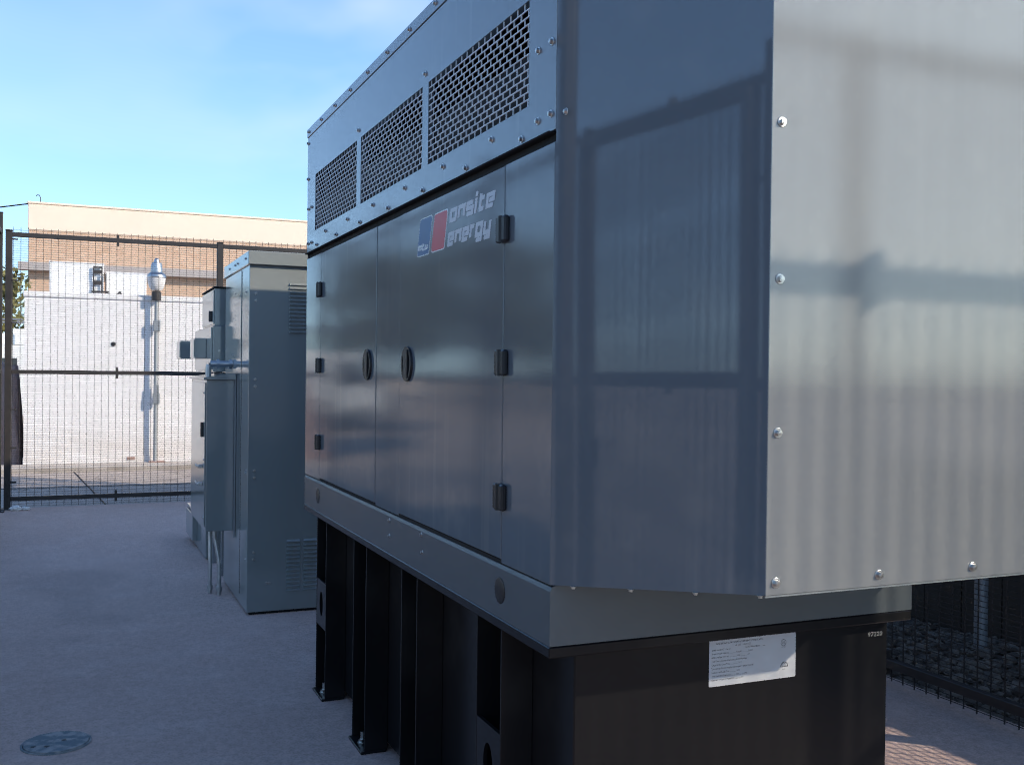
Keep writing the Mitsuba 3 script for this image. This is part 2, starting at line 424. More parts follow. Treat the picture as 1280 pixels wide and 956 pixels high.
# logo: two slanted patches with rounded corners and block lettering
STROKES = {'o': [[(0, 0), (0, 1), (1, 1), (1, 0), (0, 0)]], 'n': [[(0, 0), (0, 1), (1, 1), (1, 0)]], 's': [[(1, 1), (0, 1), (0, .52), (1, .52), (1, 0), (0, 0)]],
           'i': [[(0, 0), (0, 1)], [(0, 1.56), (0, 1.60)]], 't': [[(.22, 1.42), (.22, 0), (.85, 0)], [(.22, 1), (.85, 1)]], 'e': [[(1, 0), (0, 0), (0, 1), (1, 1), (1, .5), (.3, .5)]],
           'r': [[(0, 0), (0, 1), (.62, 1)]], 'g': [[(1, 0), (0, 0), (0, 1), (1, 1), (1, -.45), (.1, -.45)]], 'y': [[(0, 1), (0, 0), (1, 0)], [(1, 1), (1, -.45), (.1, -.45)]],
           'm': [[(0, 0), (0, 1), (1.5, 1), (1.5, 0)], [(.75, 1), (.75, 0)]], 'u': [[(0, 1), (0, 0), (1, 0), (1, 1)]]}


def block_text(word, width, xh, shear=0.0):
    gs, x = [], 0.0
    w = 0.205
    for ch in word:
        ls = STROKES[ch]
        gw = max(p[0] for s in ls for p in s)
        for s in ls:
            gs.append(affinity.translate(LineString(s).buffer(w, cap_style='flat' if ch != 'i' else 'square', join_style='mitre').buffer(-0.05).buffer(0.05), x + w, 0))
        x += gw + 2 * w + 0.16
    total = x - 0.16
    g = shapely.union_all(gs)
    g = affinity.scale(affinity.translate(g, 0, w), width / total, xh / (1 + 2 * w), origin=(0, 0))
    return affinity.affine_transform(g, [1, shear, 0, 1, 0, 0])


def patch(w, h, shear, r=0.012):
    g = affinity.affine_transform(sbox(0, 0, w, h), [1, shear, 0, 1, 0, 0])
    return g.buffer(-r).buffer(r)


LX = XG - 0.0004
sh = 0.30
put(DR, 'logo_border', on_side(extrude(patch(0.132, 0.128, sh), 0.0005), LX, 3.393, 1.950), 'logo_white', label='pale outline of the blue patch')
put(DR, 'logo_patch', on_side(extrude(patch(0.126, 0.122, sh), 0.0009), LX, 3.390, 1.953), 'logo_blue', label='slanted dark blue logo patch reading mtu')
put(DR, 'logo_border', on_side(extrude(patch(0.136, 0.126, sh), 0.0005), LX, 3.241, 1.950), 'logo_white', label='pale outline of the red patch')
put(DR, 'logo_patch', on_side(extrude(patch(0.128, 0.119, sh), 0.0009), LX, 3.238, 1.9535), 'logo_red', label='slanted red logo patch')
put(DR, 'lettering', on_side(extrude(block_text('mtu', 0.104, 0.020, 0.25), 0.0013), LX, 3.381, 1.968), 'logo_white', label='white letters mtu on the blue patch')
put(DR, 'lettering', on_side(extrude(block_text('onsite', 0.376, 0.044, 0.28), 0.0008), LX, 3.060, 2.026), 'logo_silver', label='pale block letters reading onsite')
put(DR, 'lettering', on_side(extrude(block_text('energy', 0.368, 0.044, 0.28), 0.0008), LX, 3.078, 1.953), 'logo_silver', label='pale block letters reading energy')

# hood at the near end: one slanted cheek and a wide end sheet
ch = np.array([[XG, YN, 1.029], [XH, YH, 1.055], [XH, YH, ZT - 0.003], [XG, YN, ZT - 0.003]])
nrm = np.array([YH - YN, -(XH - XG), 0]); nrm = nrm / np.linalg.norm(nrm)


def slab(quad, n, th):
    q = np.vstack([quad, quad - n * th])
    f = [[0, 1, 2], [0, 2, 3], [4, 6, 5], [4, 7, 6], [0, 4, 5], [0, 5, 1], [1, 5, 6], [1, 6, 2], [2, 6, 7], [2, 7, 3], [3, 7, 4], [3, 4, 0]]
    m = trimesh.Trimesh(q, f, process=False); trimesh.repair.fix_normals(m); return m


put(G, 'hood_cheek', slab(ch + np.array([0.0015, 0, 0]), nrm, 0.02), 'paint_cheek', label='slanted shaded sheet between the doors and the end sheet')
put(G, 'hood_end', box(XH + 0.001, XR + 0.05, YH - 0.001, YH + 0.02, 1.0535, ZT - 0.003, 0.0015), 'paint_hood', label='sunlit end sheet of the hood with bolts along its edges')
put(G, 'hood_hem', join(box(XH + 0.002, XR + 0.05, YH + 0.0005, YH + 0.03, 1.0490, 1.0530)), 'paint_cabinet')
hb = Polygon([(XG + 0.03, YN - 0.001), (XH + 0.012, YH + 0.021), (XR + 0.048, YH + 0.021), (XR + 0.048, YN - 0.001)])
put(G, 'hood_floor', moved(extrude(hb, 0.006), 0, 0, 1.062), 'inside_dark')
put(G, 'hood_roof', moved(extrude(Polygon([(XG, YN - 0.021), (XH, YH), (XR + 0.05, YH), (XR + 0.05, YN - 0.021)]), 0.015), 0, 0, ZT - 0.0195), 'paint_grey')
put(G, 'hood_side', box(XR + 0.03, XR + 0.049, YH + 0.021, YN - 0.001, 1.0535, ZT - 0.02), 'paint_grey')
for z in (2.49, 2.13, 1.774, 1.424, 1.0825):
    end_bolt(G, XH + 0.029, z, YH - 0.001, 1.15)
for xx in (1.772, 2.074):
    end_bolt(G, xx, 1.081, YH - 0.001, 1.15)
for t in (0.12, 0.40, 0.70, 0.985):
    q = ch[0] + (ch[1] - ch[0]) * t
    put(G, 'rivet', bolt_to([q[0], q[1] + 0.004, q[2] - 0.0005], [1, 0, 0], [0, -1, 0], [0, 0, -1], 0.75), None)
side_bolt(G, YN - 0.022, 2.197, XG + 0.018, 0.9)

# the other walls and the hood at the far end
put(G, 'end_wall', box(XG + 0.04, XR, YN + 0.0015, YN + 0.03, ZE + 0.004, ZT - 0.022), 'paint_grey')
put(G, 'end_wall', box(XG + 0.04, XR, YF - 0.03, YF - 0.0015, ZE + 0.004, ZT - 0.022), 'paint_grey')
put(G, 'back_wall', box(XR - 0.03, XR - 0.0005, YN + 0.031, YF - 0.031, ZE + 0.003, ZT - 0.0215), 'paint_grey')
YF2 = YF + (YN - YH)
hf = Polygon([(XG + 0.004, YF + 0.001), (XH, YF2), (2.62, YF2), (2.62, YF + 0.001)])
put(G, 'far_hood', moved(extrude(hf, ZT - 0.004 - 1.055), 0, 0, 1.055), 'paint_grey')

# ------------------------------------------------------------------ fuel tank
K = thing('fuel_tank', 'glossy black steel fuel tank carrying the generator, with a white data label', 'fuel tank')
TX0, TX1, TY = 1.185, 2.226, YN + 0.060
put(K, 'body', box(TX0, TX1, TY, YF - 0.06, 0.035, 0.842, 0.004), 'paint_black')
put(K, 'top_weld', tube([[TX0 + 0.02 + i * 0.03, TY - 0.002 + 0.0015 * math.sin(i * 2.1), 0.8405 + 0.0014 * math.sin(i * 3.7)] for i in range(33)], 0.0045, 8), 'paint_black', 30)
put(K, 'bottom_frame', box(TX0 + 0.05, TX1 - 0.05, YN + 0.12, YF - 0.12, 0.0, 0.036), 'paint_black')
LEGS = [(4.75, 4.95), (4.03, 4.235), (3.36, 3.545), (2.60, 2.79)]
for side in (0, 1):
    for y0, y1 in LEGS:
        xo, xi = (XG + 0.003, TX0 - 0.0015) if side == 0 else (XR - 0.006, TX1 + 0.0015)
        a, b = min(xo, xi), max(xo, xi)
        web = box(xi - 0.008, xi, y0, y1, 0.012, 0.8435) if side == 0 else box(xi, xi + 0.008, y0, y1, 0.012, 0.8435)
        fl = [box(a, b, y0 - 0.001, y0 + 0.006, 0.0125, 0.843, 0.001), box(a, b, y1 - 0.006, y1 + 0.001, 0.0125, 0.843, 0.001)]
        leg = put(K, 'leg', join(web, *fl), 'paint_black')
        x0, x1 = (XG - 0.012, TX0 - 0.004) if side == 0 else (TX1 + 0.004, XR + 0.008)
        put(leg, 'foot_plate', box(x0, x1, y0 - 0.002, y1 + 0.002, 0.0, 0.0115, 0.002), 'paint_black')
        if side == 0:
            ym = (y0 + y1) / 2 + 0.01
            put(leg, 'anchor_bolt', join(moved(trimesh.creation.cylinder(radius=0.009, height=0.045, sections=12), XG + 0.025, ym, 0.033), moved(trimesh.creation.cylinder(radius=0.017, height=0.013, sections=6), XG + 0.025, ym, 0.019),
                                         moved(trimesh.creation.cylinder(radius=0.022, height=0.003, sections=16), XG + 0.025, ym, 0.0125)), 'bolt_steel', 25)
    if side == 0:
        for (y0, y1), zz in ((LEGS[0], 0.44), (LEGS[3], 0.44)):
            pl = sbox(y0 + 0.008, zz - 0.11, y1 - 0.008, zz + 0.11).difference(affinity.scale(shapely.Point((y0 + y1) / 2, zz).buffer(1, 16), 0.035, 0.058))
            put(K, 'lifting_plate', frame(extrude(pl, 0.012), [XG + 0.004, 0, 0], [0, 1, 0], [0, 0, 1], [1, 0, 0]), 'paint_black', label='plate with an oval lifting hole between leg flanges')
# data label with its print
lab = sbox(0, 0, 0.2915, 0.1293).buffer(-0.004).buffer(0.004)
LB = put(K, 'data_label', on_end(extrude(lab, 0.0008), 1.596, TY - 0.0002, 0.7018), 'label_white', label='white printed data label on the end of the tank')
P = []
LINES = [(0.022, 0.112, 'SECONDARY CONTAINMENT GENERATOR BASE TANK', 0.0042), (0.082, 0.1035, 'UL 142   U12345617'.replace('U12345617', 'U128617'), 0.0042), (0.008, 0.0955, 'Serial Number U128617', 0.0038), (0.115, 0.0955, 'Date of Manufacture ______', 0.0038),
         (0.008, 0.0855, 'Primary Tank Capacity ________ Gallons ________ Liters', 0.0038), (0.008, 0.0755, 'Empty Weight of Tank __________ LBS _________ KG', 0.0038),
         (0.008, 0.0655, 'This Tank Requires Emergency Relief Venting', 0.0038), (0.008, 0.0555, 'Capacity Not Less Than __________ CFH', 0.0038), (0.008, 0.0455, 'The Annular Space Requires Emergency Relief Venting', 0.0038),
         (0.008, 0.0355, 'Capacity Not Less Than ________ CFH', 0.0038), (0.008, 0.0255, 'This Tank Was Tested at ______ PSI ______ KPa', 0.0038), (0.008, 0.0155, 'Maximum Height of Extension ________ FT', 0.0038)]
for x, y, s, h in LINES:
    P.append(moved(meshkit.text_mesh(s, h, 0.0003, True), x, y, 0))
PR = join(*P); PR.apply_scale([1.026, 1.026, 1.0])
put(LB, 'print', on_end(PR, 1.596, TY - 0.0008, 0.7018), 'ink', label='rows of small dark print')
ring = shapely.Point(0, 0).buffer(0.0095, 16).difference(shapely.Point(0, 0).buffer(0.008, 16))
put(LB, 'mark', on_end(join(moved(extrude(ring, 0.0003), 0.249, 0.1, 0), moved(meshkit.text_mesh('UL', 0.0075, 0.0003, True), 0.2435, 0.0965, 0), moved(meshkit.text_mesh('LISTED', 0.0032, 0.0003), 0.2405, 0.0855, 0)), 1.596, TY - 0.0008, 0.7018), 'ink',
    label='round listing mark at the top right of the label')
arc = shapely.Point(0, 0).buffer(0.013, 16).intersection(sbox(-0.02, 0, 0.02, 0.02)).difference(shapely.Point(0, 0).buffer(0.0105, 16))
put(LB, 'mark', on_end(join(moved(extrude(arc, 0.0003), 0.2525, 0.033, 0), moved(meshkit.text_mesh('STI', 0.0065, 0.0003, True), 0.2445, 0.034, 0), moved(extrude(sbox(0, 0, 0.026, 0.0022), 0.0003), 0.2395, 0.031, 0), moved(meshkit.text_mesh('Member 2011'[:6], 0.0025, 0.0003), 0.245, 0.0235, 0)), 1.596, TY - 0.0008, 0.7018), 'ink',
    label='half round trade mark at the lower right of the label')
put(K, 'chalk_number', on_end(meshkit.text_mesh('97220', 0.0125, 0.0004), 2.150, TY - 0.0001, 0.790), 'chalk', label='faint handwritten number near the top right corner')

# ------------------------------------------------------------------ switch cabinets beside it
C = thing('switch_cabinet', 'tall grey steel switch cabinet with louvres and an overhanging lid', 'cabinet')
CX0, CX1, CY0, CY1, CZ = 1.004, 1.95, 6.60, 7.70, 2.225
put(C, 'body', box(CX0, CX1, CY0, CY1, 0.018, CZ, 0.003), 'paint_cabinet')
put(C, 'lid', box(CX0 - 0.012, CX1 + 0.012, CY0 - 0.03, CY1 + 0.02, CZ, 2.312, 0.004), 'paint_cabinet')
put(C, 'plinth', box(CX0 + 0.02, CX1 - 0.02, CY0 + 0.02, CY1 - 0.02, 0.0, 0.018), 'black_rubber')
put(C, 'door_seam', box(CX0 - 0.0015, CX0 + 0.01, CY0 + 0.30, CY0 + 0.306, 0.08, CZ - 0.02), 'black_rubber')
put(C, 'side_cover', box(CX0 - 0.004, CX0 + 0.002, CY0 + 0.32, CY1 - 0.02, 1.56, CZ - 0.008, 0.0015), 'paint_cabinet')
lou = Polygon([(0, 0), (0.012, 0.002), (0.012, 0.006), (0, 0.016)])


def louvres(x0, x1, z0, z1, n):
    for i in range(n):
        z = z0 + (z1 - z0) * i / n
        m = frame(extrude(lou, x1 - x0), [x0, CY0 + 0.0005, z], [0, -1, 0], [0, 0, 1], [1, 0, 0])
        put(C, 'louvre', m, 'paint_cabinet')
        if i == 0:
            pass


louvres(1.257, 1.372, 1.80, 2.13, 13)
louvres(1.402, 1.515, 1.80, 2.13, 13)
louvres(1.253, 1.338, 0.14, 0.48, 13)
louvres(1.362, 1.448, 0.14, 0.48, 13)
for x, z in ((1.045, 2.045), (1.045, 2.00), (1.045, 1.50), (1.045, 1.455), (1.045, 0.92), (1.045, 0.875), (1.045, 0.40), (1.045, 0.355), (1.13, 0.20), (1.145, 0.20)):
    end_bolt(C, x, z, CY0, 0.9)
for y, z in ((6.68, 2.27), (7.02, 2.27), (7.15, 2.27), (7.42, 2.27)):
    side_bolt(C, y, z, CX0 - 0.012, 0.9)
for y, z in ((6.72, 2.06), (6.95, 2.05), (7.2, 2.08), (7.5, 2.1), (7.28, 1.66), (7.0, 1.66), (6.65, 0.92), (6.68, 0.9), (6.66, 0.35)):
    side_bolt(C, y, z, CX0, 0.8)

A = thing('panel_board', 'grey wall panel board with a sloped drip lid, in shade beside the tall cabinet', 'electrical panel')
put(A, 'body', box(0.805, 0.985, 7.10, 8.02, 0.47, 1.49, 0.003), 'paint_cabinet')
dl = Polygon([(0.785, 1.492), (0.99, 1.492), (0.99, 1.535), (0.785, 1.505)])
put(A, 'drip_lid', frame(extrude(dl, 0.97), [0, 8.05, 0], [1, 0, 0], [0, 0, 1], [0, -1, 0]), 'paint_cabinet')
AD = put(A, 'door', box(0.797, 0.8045, 7.13, 7.98, 0.50, 1.47, 0.002), 'paint_cabinet')
put(AD, 'handle', join(box(0.780, 0.797, 7.20, 7.235, 1.10, 1.20, 0.004)), 'black_plastic')
for z in (0.78, 0.90):
    put(AD, 'padlock_hasp', join(box(0.770, 0.797, 7.22, 7.25, z - 0.012, z + 0.012, 0.003), tube([[0.772, 7.2, z], [0.762, 7.3, z], [0.772, 7.42, z]], 0.006)), 'galvanized')
put(A, 'rack_channel', box(0.989, 1.001, 7.12, 7.16, 0.42, 1.52), 'galv_dull')
for y, z in ((7.16, 1.40), (7.16, 0.95), (7.16, 0.56)):
    side_bolt(AD, y, z, 0.797, 0.8)

Bx = thing('wireway_box', 'grey electrical box behind the panel board, partly sunlit above its lid', 'electrical box')
put(Bx, 'body', box(0.93, 1.40, 7.82, 9.0, 1.545, 1.885, 0.003), 'paint_cabinet')
put(Bx, 'door', box(0.916, 0.9295, 7.84, 8.95, 1.56, 1.875, 0.002), 'paint_cabinet')
end_bolt(Bx, 0.975, 1.70, 7.82, 0.9)
for (y0, y1, x0, z0, z1, lb) in ((8.12, 8.42, 0.83, 1.645, 1.80, 'small grey meter box fixed to the side of the wireway box, the nearer one'), (8.95, 9.25, 0.80, 1.65, 1.80, 'small grey meter box behind the nearer meter box, leftmost against the white shed')):
    q = thing('meter_box', lb, 'electrical box', )
    put(q, 'body', box(x0, 0.915, y0, y1, z0, z1, 0.003), 'paint_cabinet')
    put(q, 'cover', box(x0 - 0.006, x0 - 0.0005, y0 + 0.01, y1 - 0.01, z0 + 0.01, z1 - 0.01, 0.002), 'paint_cabinet')
Cx = thing('disconnect_box', 'grey disconnect switch box, topmost of the small boxes left of the tall cabinet', 'electrical box')
put(Cx, 'body', box(0.945, 1.30, 7.86, 8.62, 1.889, 2.165, 0.003), 'paint_cabinet')
put(Cx, 'lid', box(0.935, 1.31, 7.845, 8.64, 2.1665, 2.178, 0.002), 'black_rubber')
put(Cx, 'door', box(0.936, 0.9445, 7.88, 8.60, 1.90, 2.155, 0.002), 'paint_cabinet')
put(Cx, 'handle', box(0.915, 0.936, 7.96, 7.99, 1.92, 2.0, 0.003), 'black_plastic')
Dx = thing('floor_trough', 'low grey cable trough box standing on the slab below the panel board', 'electrical box')
put(Dx, 'body', box(0.985, 1.40, 8.66, 9.9, 0.01, 0.30, 0.003), 'paint_cabinet')
put(Dx, 'cover', box(0.972, 1.41, 8.64, 9.2, 0.3015, 0.315, 0.002), 'paint_cabinet')
put(Dx, 'cover', box(0.960, 1.41, 9.22, 9.95, 0.3015, 0.318, 0.002), 'paint_cabinet')
put(Dx, 'front_box', box(0.945, 0.9845, 9.3, 9.85, 0.06, 0.29, 0.002), 'paint_cabinet')
st = thing('rack_post', 'grey steel channel posts carrying the small electrical boxes', 'support rack')
put(st, 'post', box(1.02, 1.06, 7.95, 7.99, 0.0, 1.5435), 'galv_dull')
put(st, 'post', box(1.02, 1.06, 8.50, 8.54, 0.0, 1.5435), 'galv_dull')
CG = 'steel conduits running from the panel board into the slab'
for i, (x, y, dx, lb) in enumerate(((0.868, 7.36, 0.0, 'straight galvanized conduit dropping from the panel board'), (0.905, 7.28, 0.03, 'bent galvanized conduit beside the straight one under the panel board'))):
    q = thing('conduit', lb, 'conduit', )
    pts = [[x - dx * 0.5, y + 0.02, 0.4695], [x - dx * 0.5, y + 0.02, 0.40]] + [[x - dx * 0.5 + dx * s, y + 0.02 - 0.02 * s, 0.40 - 0.18 * s] for s in (0.2, 0.5, 0.8)] + [[x + dx * 0.5, y, 0.20], [x + dx * 0.5, y, 0.0]]
    put(q, 'pipe', tube(pts, 0.0135, 14), 'galvanized', 40)
    put(q, 'coupling', moved(trimesh.creation.cylinder(radius=0.0195, height=0.035, sections=16), x + dx * 0.5, y, 0.045), 'galvanized', 30)
nip = thing('conduit_fitting', 'short horizontal conduit fitting between panel board lid and tall cabinet', 'conduit')
put(nip, 'body', join(frame(trimesh.creation.cylinder(radius=0.022, height=0.16, sections=16), [0.93, 7.3, 1.60], [0, 1, 0], [0, 0, 1], [1, 0, 0])), 'galvanized', 30)
put(nip, 'locknut', frame(trimesh.creation.cylinder(radius=0.032, height=0.02, sections=8), [0.90, 7.3, 1.60], [0, 1, 0], [0, 0, 1], [1, 0, 0]), 'galvanized')
put(nip, 'locknut', frame(trimesh.creation.cylinder(radius=0.032, height=0.02, sections=8), [0.985, 7.3, 1.60], [0, 1, 0], [0, 0, 1], [1, 0, 0]), 'galvanized')
put(nip, 'elbow', tube([[0.85, 7.3, 1.60], [0.842, 7.3, 1.59], [0.838, 7.3, 1.57], [0.838, 7.3, 1.506]], 0.02, 12), 'galvanized', 40)

# ------------------------------------------------------------------ the fence round the slab
def fence(label, A0, A1, posts, ticks, nrm, post_top=3.06, mesh_top=3.10, group=None):
    F = thing('mesh_fence', label, 'fence')
    A0, A1 = np.array(A0, float), np.array(A1, float)
    L = np.linalg.norm(A1 - A0); e = (A1 - A0) / L; n = np.array(nrm, float)
    e3, n3 = np.array([e[0], e[1], 0]), np.array([n[0], n[1], 0])
    at = lambda s, d=0.0, z=0.0: np.array([*(A0 + e * s + n * d), z])
    for s in posts:
        m = join(frame(box(-0.034, 0.034, -0.034, 0.034, 0.004, post_top, 0.005), at(s), e3, n3, [0, 0, 1]), frame(box(-0.037, 0.037, -0.037, 0.037, post_top, post_top + 0.014, 0.004), at(s), e3, n3, [0, 0, 1]),
                 frame(box(-0.07, 0.07, -0.07, 0.07, 0.0, 0.010, 0.002), at(s), e3, n3, [0, 0, 1]))
        put(F, 'post', m, 'fence_black')
    segs = [(a, b) for a, b in zip(posts[:-1], posts[1:])]
    for a, b in segs:
        for z in (3.022, 1.515, 0.115):
            put(F, 'rail', frame(box(a + 0.035, b - 0.035, -0.014, 0.028, z - 0.023, z + 0.023, 0.003), at(0), e3, n3, [0, 0, 1]), 'fence_black')
        zs = np.arange(0.03, mesh_top, 0.0254)
        ss = np.arange(a + 0.04, b - 0.03, 0.0762)
        P0 = [at(a + 0.035, -0.019, z) for z in zs]; P1 = [at(b - 0.035, -0.019, z) for z in zs]
        m1 = bars(P0, P1, 0.0016)
        m2 = bars([at(s, -0.0225, 0.015) for s in ss], [at(s, -0.0225, mesh_top + 0.012) for s in ss], 0.0024)
        put(F, 'mesh_panel', join(m1, m2), 'fence_black', kind='stuff')
    for s in ticks:
        for z in (3.022, 1.515, 0.115):
            put(F, 'bracket', frame(box(s - 0.013, s + 0.013, -0.012, 0.031, z - 0.062, z + 0.062, 0.003), at(0), e3, n3, [0, 0, 1]), 'fence_black')
    return F


FF = fence('black welded mesh fence closing the far end of the slab before the white shed', (-0.69, 12.5), (3.80, 12.5), [0.0, 2.245, 4.49], [1.115, 3.37], (0, -1))
for z in (2.97, 2.52, 2.05, 1.1, 0.68, 0.30):
    put(FF, 'clip', box(-0.655, -0.60, 12.46, 12.475, z - 0.008, z + 0.008), 'fence_black')
fence('black welded mesh fence along the right edge of the slab, beside the gravel', (3.80, 12.42), (3.80, 0.68), [0.10, 0.72, 2.92, 5.12, 7.32, 9.52, 11.70], [1.82, 4.02, 6.22, 8.42, 10.62], (-1, 0))
fence('black welded mesh fence along the left edge of the slab, ending at the corner post', (-0.775, 12.30), (-0.775, 1.52), [0.0, 2.25, 4.9, 7.3, 10.78], [1.1, 3.6, 6.1, 8.5], (1, 0), 3.22)
fence('black welded mesh fence behind the camera between gateway and right corner', (0.98, 0.21), (5.4, 0.21), [0.0, 2.20, 4.40], [1.1, 2.62, 3.5], (0, 1))
GT = thing('mesh_gate', 'black mesh gate leaf standing open outside the left fence', 'gate')
gx0, gx1 = -2.20, -0.85


def gate_point(x, d, z):
    return np.array([x, 0.52 - (x + 0.85) * 0.22 + d, z])


P0 = [gate_point(gx0 + 0.03, 0, z) for z in np.arange(0.12, 2.9, 0.0254)]; P1 = [gate_point(gx1 - 0.03, 0, z) for z in np.arange(0.12, 2.9, 0.0254)]
ss = np.arange(gx0 + 0.05, gx1 - 0.03, 0.0762)
put(GT, 'mesh_panel', join(bars(P0, P1, 0.0028), bars([gate_point(s, 0.004, 0.12) for s in ss], [gate_point(s, 0.004, 2.9) for s in ss], 0.0017)), 'fence_black', kind='stuff')
for a, b in (((gx0, 0.1), (gx0, 2.95)), ((gx1, 0.1), (gx1, 2.95))):
    put(GT, 'stile', bars([gate_point(a[0], 0.02, a[1])], [gate_point(b[0], 0.02, b[1])], 0.032), 'fence_black')
for z in (0.12, 1.55, 2.92):
    put(GT, 'rail', bars([gate_point(gx0 + 0.033, 0.02, z)], [gate_point(gx1 - 0.033, 0.02, z)], 0.025), 'fence_black')
for z in (0.5, 1.5, 2.5):
    put(GT, 'hinge', bars([gate_point(gx1 + 0.033, 0.02, z)], [np.array([-0.80, 0.50, z])], 0.012), 'fence_black')
put(GT, 'hinge_post', box(-0.81, -0.74, 0.43, 0.50, 0.004, 3.16, 0.005), 'fence_black')
put(GT, 'lock_box', frame(box(-0.05, 0.05, -0.03, 0.03, -0.08, 0.08, 0.004), gate_point(gx0 + 0.09, 0.03, 1.1), [1, 0, 0], [0, 1, 0], [0, 0, 1]), 'fence_black')

fence('black welded mesh fence running off to the left behind the open gate leaf', (-0.84, 0.40), (-5.4, 1.28), [0.02, 1.62, 3.2, 4.6], [0.8, 2.4], (0.19, 0.98))

# ------------------------------------------------------------------ outside on the right: gravel and a board screen
N = 5200
ico = trimesh.creation.icosphere(subdivisions=0)
V, Fc = [], []
for i in range(N):
    s = RNG.uniform(0.012, 0.034) * (1.5 if RNG.random() < 0.08 else 1)
    x, y = RNG.uniform(3.95, 4.86), RNG.uniform(0.6, 9.5)
    v = ico.vertices * RNG.uniform(0.65, 1.25, 3) * (1 + RNG.uniform(-0.22, 0.22, (12, 1))) * s
    a = RNG.uniform(0, 6.28); c_, s_ = math.cos(a), math.sin(a)
    v = v @ np.array([[c_, s_, 0], [-s_, c_, 0], [0, 0, 0.75]])
    h = 0.10 * max(0.0, (x - 4.05) / 0.8) ** 0.8 * (0.6 + 0.8 * meshkit.noise(np.array([x * 3, y * 2, 0.0])))
    V.append(v + [x, y, -0.03 + h]); Fc.append(ico.faces + 12 * i)
k = key_of('gravel'); scene[k] = mikit.ply(trimesh.Trimesh(np.vstack(V), np.vstack(Fc), process=False), 'gravel_stone')
labels[k] = {'label': 'brown gravel between the right hand fence and the dark board screen', 'category': 'gravel', 'kind': 'stuff'}
gx, gy = np.meshgrid(np.linspace(3.93, 4.89, 12), np.linspace(0.5, 9.6, 70), indexing='ij')
gz = -0.04 + 0.10 * np.maximum(0, (gx - 4.05) / 0.8) ** 0.8 * (0.6 + 0.8 * meshkit.noise(np.stack([gx * 3, gy * 2, gx * 0], -1)))
i, j = np.meshgrid(np.arange(11), np.arange(69), indexing='ij'); a = (i * 70 + j).ravel()
structure('gravel_bed', trimesh.Trimesh(np.stack([gx, gy, gz], -1).reshape(-1, 3), np.vstack([np.stack([a, a + 70, a + 71], -1), np.stack([a, a + 71, a + 1], -1)]), process=False), 'gravel_stone', 'brown earth under the gravel outside the right fence', True)
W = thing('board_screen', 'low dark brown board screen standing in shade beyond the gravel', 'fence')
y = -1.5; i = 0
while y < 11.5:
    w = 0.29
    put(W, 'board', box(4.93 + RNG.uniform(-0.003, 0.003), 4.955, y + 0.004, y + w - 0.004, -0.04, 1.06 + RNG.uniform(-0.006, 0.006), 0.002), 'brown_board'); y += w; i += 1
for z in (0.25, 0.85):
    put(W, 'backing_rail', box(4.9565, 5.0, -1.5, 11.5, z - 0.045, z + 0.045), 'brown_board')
pp = thing('pipe_post', 'slim blue grey pipe post standing in the gravel before the board screen', 'post')
put(pp, 'pipe', tube([[4.66, 4.20, 0.0], [4.66, 4.20, 0.5], [4.66, 4.20, 1.30]], 0.036, 18), 'galv_dull', 40)
put(pp, 'cap', moved(lathe([[0, 0.02], [0.03, 0.014], [0.04, 0.0], [0.04, -0.02], [0, -0.02]], 18), 4.66, 4.20, 1.31), 'galv_dull', 40)
RB = thing('service_building', 'plain brown stucco building beyond the right fence, hidden by the generator', 'building')
put(RB, 'wall', box(6.0, 14.0, 1.1, 8.4, -0.05, 4.75), 'stucco_brown')
put(RB, 'parapet_cap', box(5.95, 14.05, 1.05, 8.45, 4.7505, 4.95, 0.01), 'fascia')
put(RB, 'door', box(5.97, 6.02, 4.0, 4.95, -0.04, 2.1, 0.004), 'white_metal')
for yy in (2.2, 6.2):
    put(RB, 'window', box(5.975, 6.02, yy, yy + 1.2, 1.2, 2.3, 0.004), 'window_dark')

# ------------------------------------------------------------------ beyond the far fence: white shed, lamp, brick building
S = thing('utility_shed', 'low white painted utility shed in full sun behind the far fence', 'shed')
SY, SX0, SX1, SZ = 17.95, -0.765, 5.2, 2.70
put(S, 'wall', box(SX0, SX1, SY, SY + 3.2, 0.0, SZ), 'wall_white')
put(S, 'roof_cap', box(SX0 - 0.02, SX1 + 0.02, SY - 0.025, SY + 3.22, SZ + 0.0005, SZ + 0.085, 0.006), 'wall_white')
put(S, 'base_trim', box(SX0 - 0.008, SX1 + 0.008, SY - 0.012, SY - 0.0005, 0.02, 0.135, 0.003), 'wall_white')
put(S, 'wall_vent', on_end(lathe([[0, 0.02], [0.035, 0.015], [0.04, -0.01], [0, -0.01]], 16), 0.555, SY, 1.97), 'black_plastic', 30)
put(S, 'base_clip', box(0.78, 0.90, SY - 0.03, SY - 0.0125, 0.075, 0.12, 0.004), 'tarp_brown')
q = thing('roof_unit', 'taller white air handling box at the left of the shed roof', 'air conditioner')
put(q, 'casing', box(-0.43, 0.42, 18.9, 19.8, SZ + 0.09, 3.35, 0.006), 'white_metal')
put(q, 'side_grille', box(-0.36, 0.35, 18.893, 18.8995, 2.9, 3.05, 0.002), 'white_metal')
put(q, 'top_cap', box(-0.44, 0.43, 18.89, 19.81, 3.3505, 3.37, 0.004), 'white_metal')
q = thing('roof_unit', 'shorter white air handling box at the right of the shed roof, behind the lamp', 'air conditioner')
put(q, 'casing', box(0.47, 1.12, 19.0, 19.9, SZ + 0.09, 3.23, 0.006), 'white_metal')
put(q, 'top_cap', box(0.46, 1.13, 18.99, 19.91, 3.2305, 3.245, 0.004), 'white_metal')
q = thing('hoist_frame', 'black steel stand with two dark plates on the shed roof between the white boxes', 'roof stand')
ZR = SZ + 0.0855
hx = 0.255
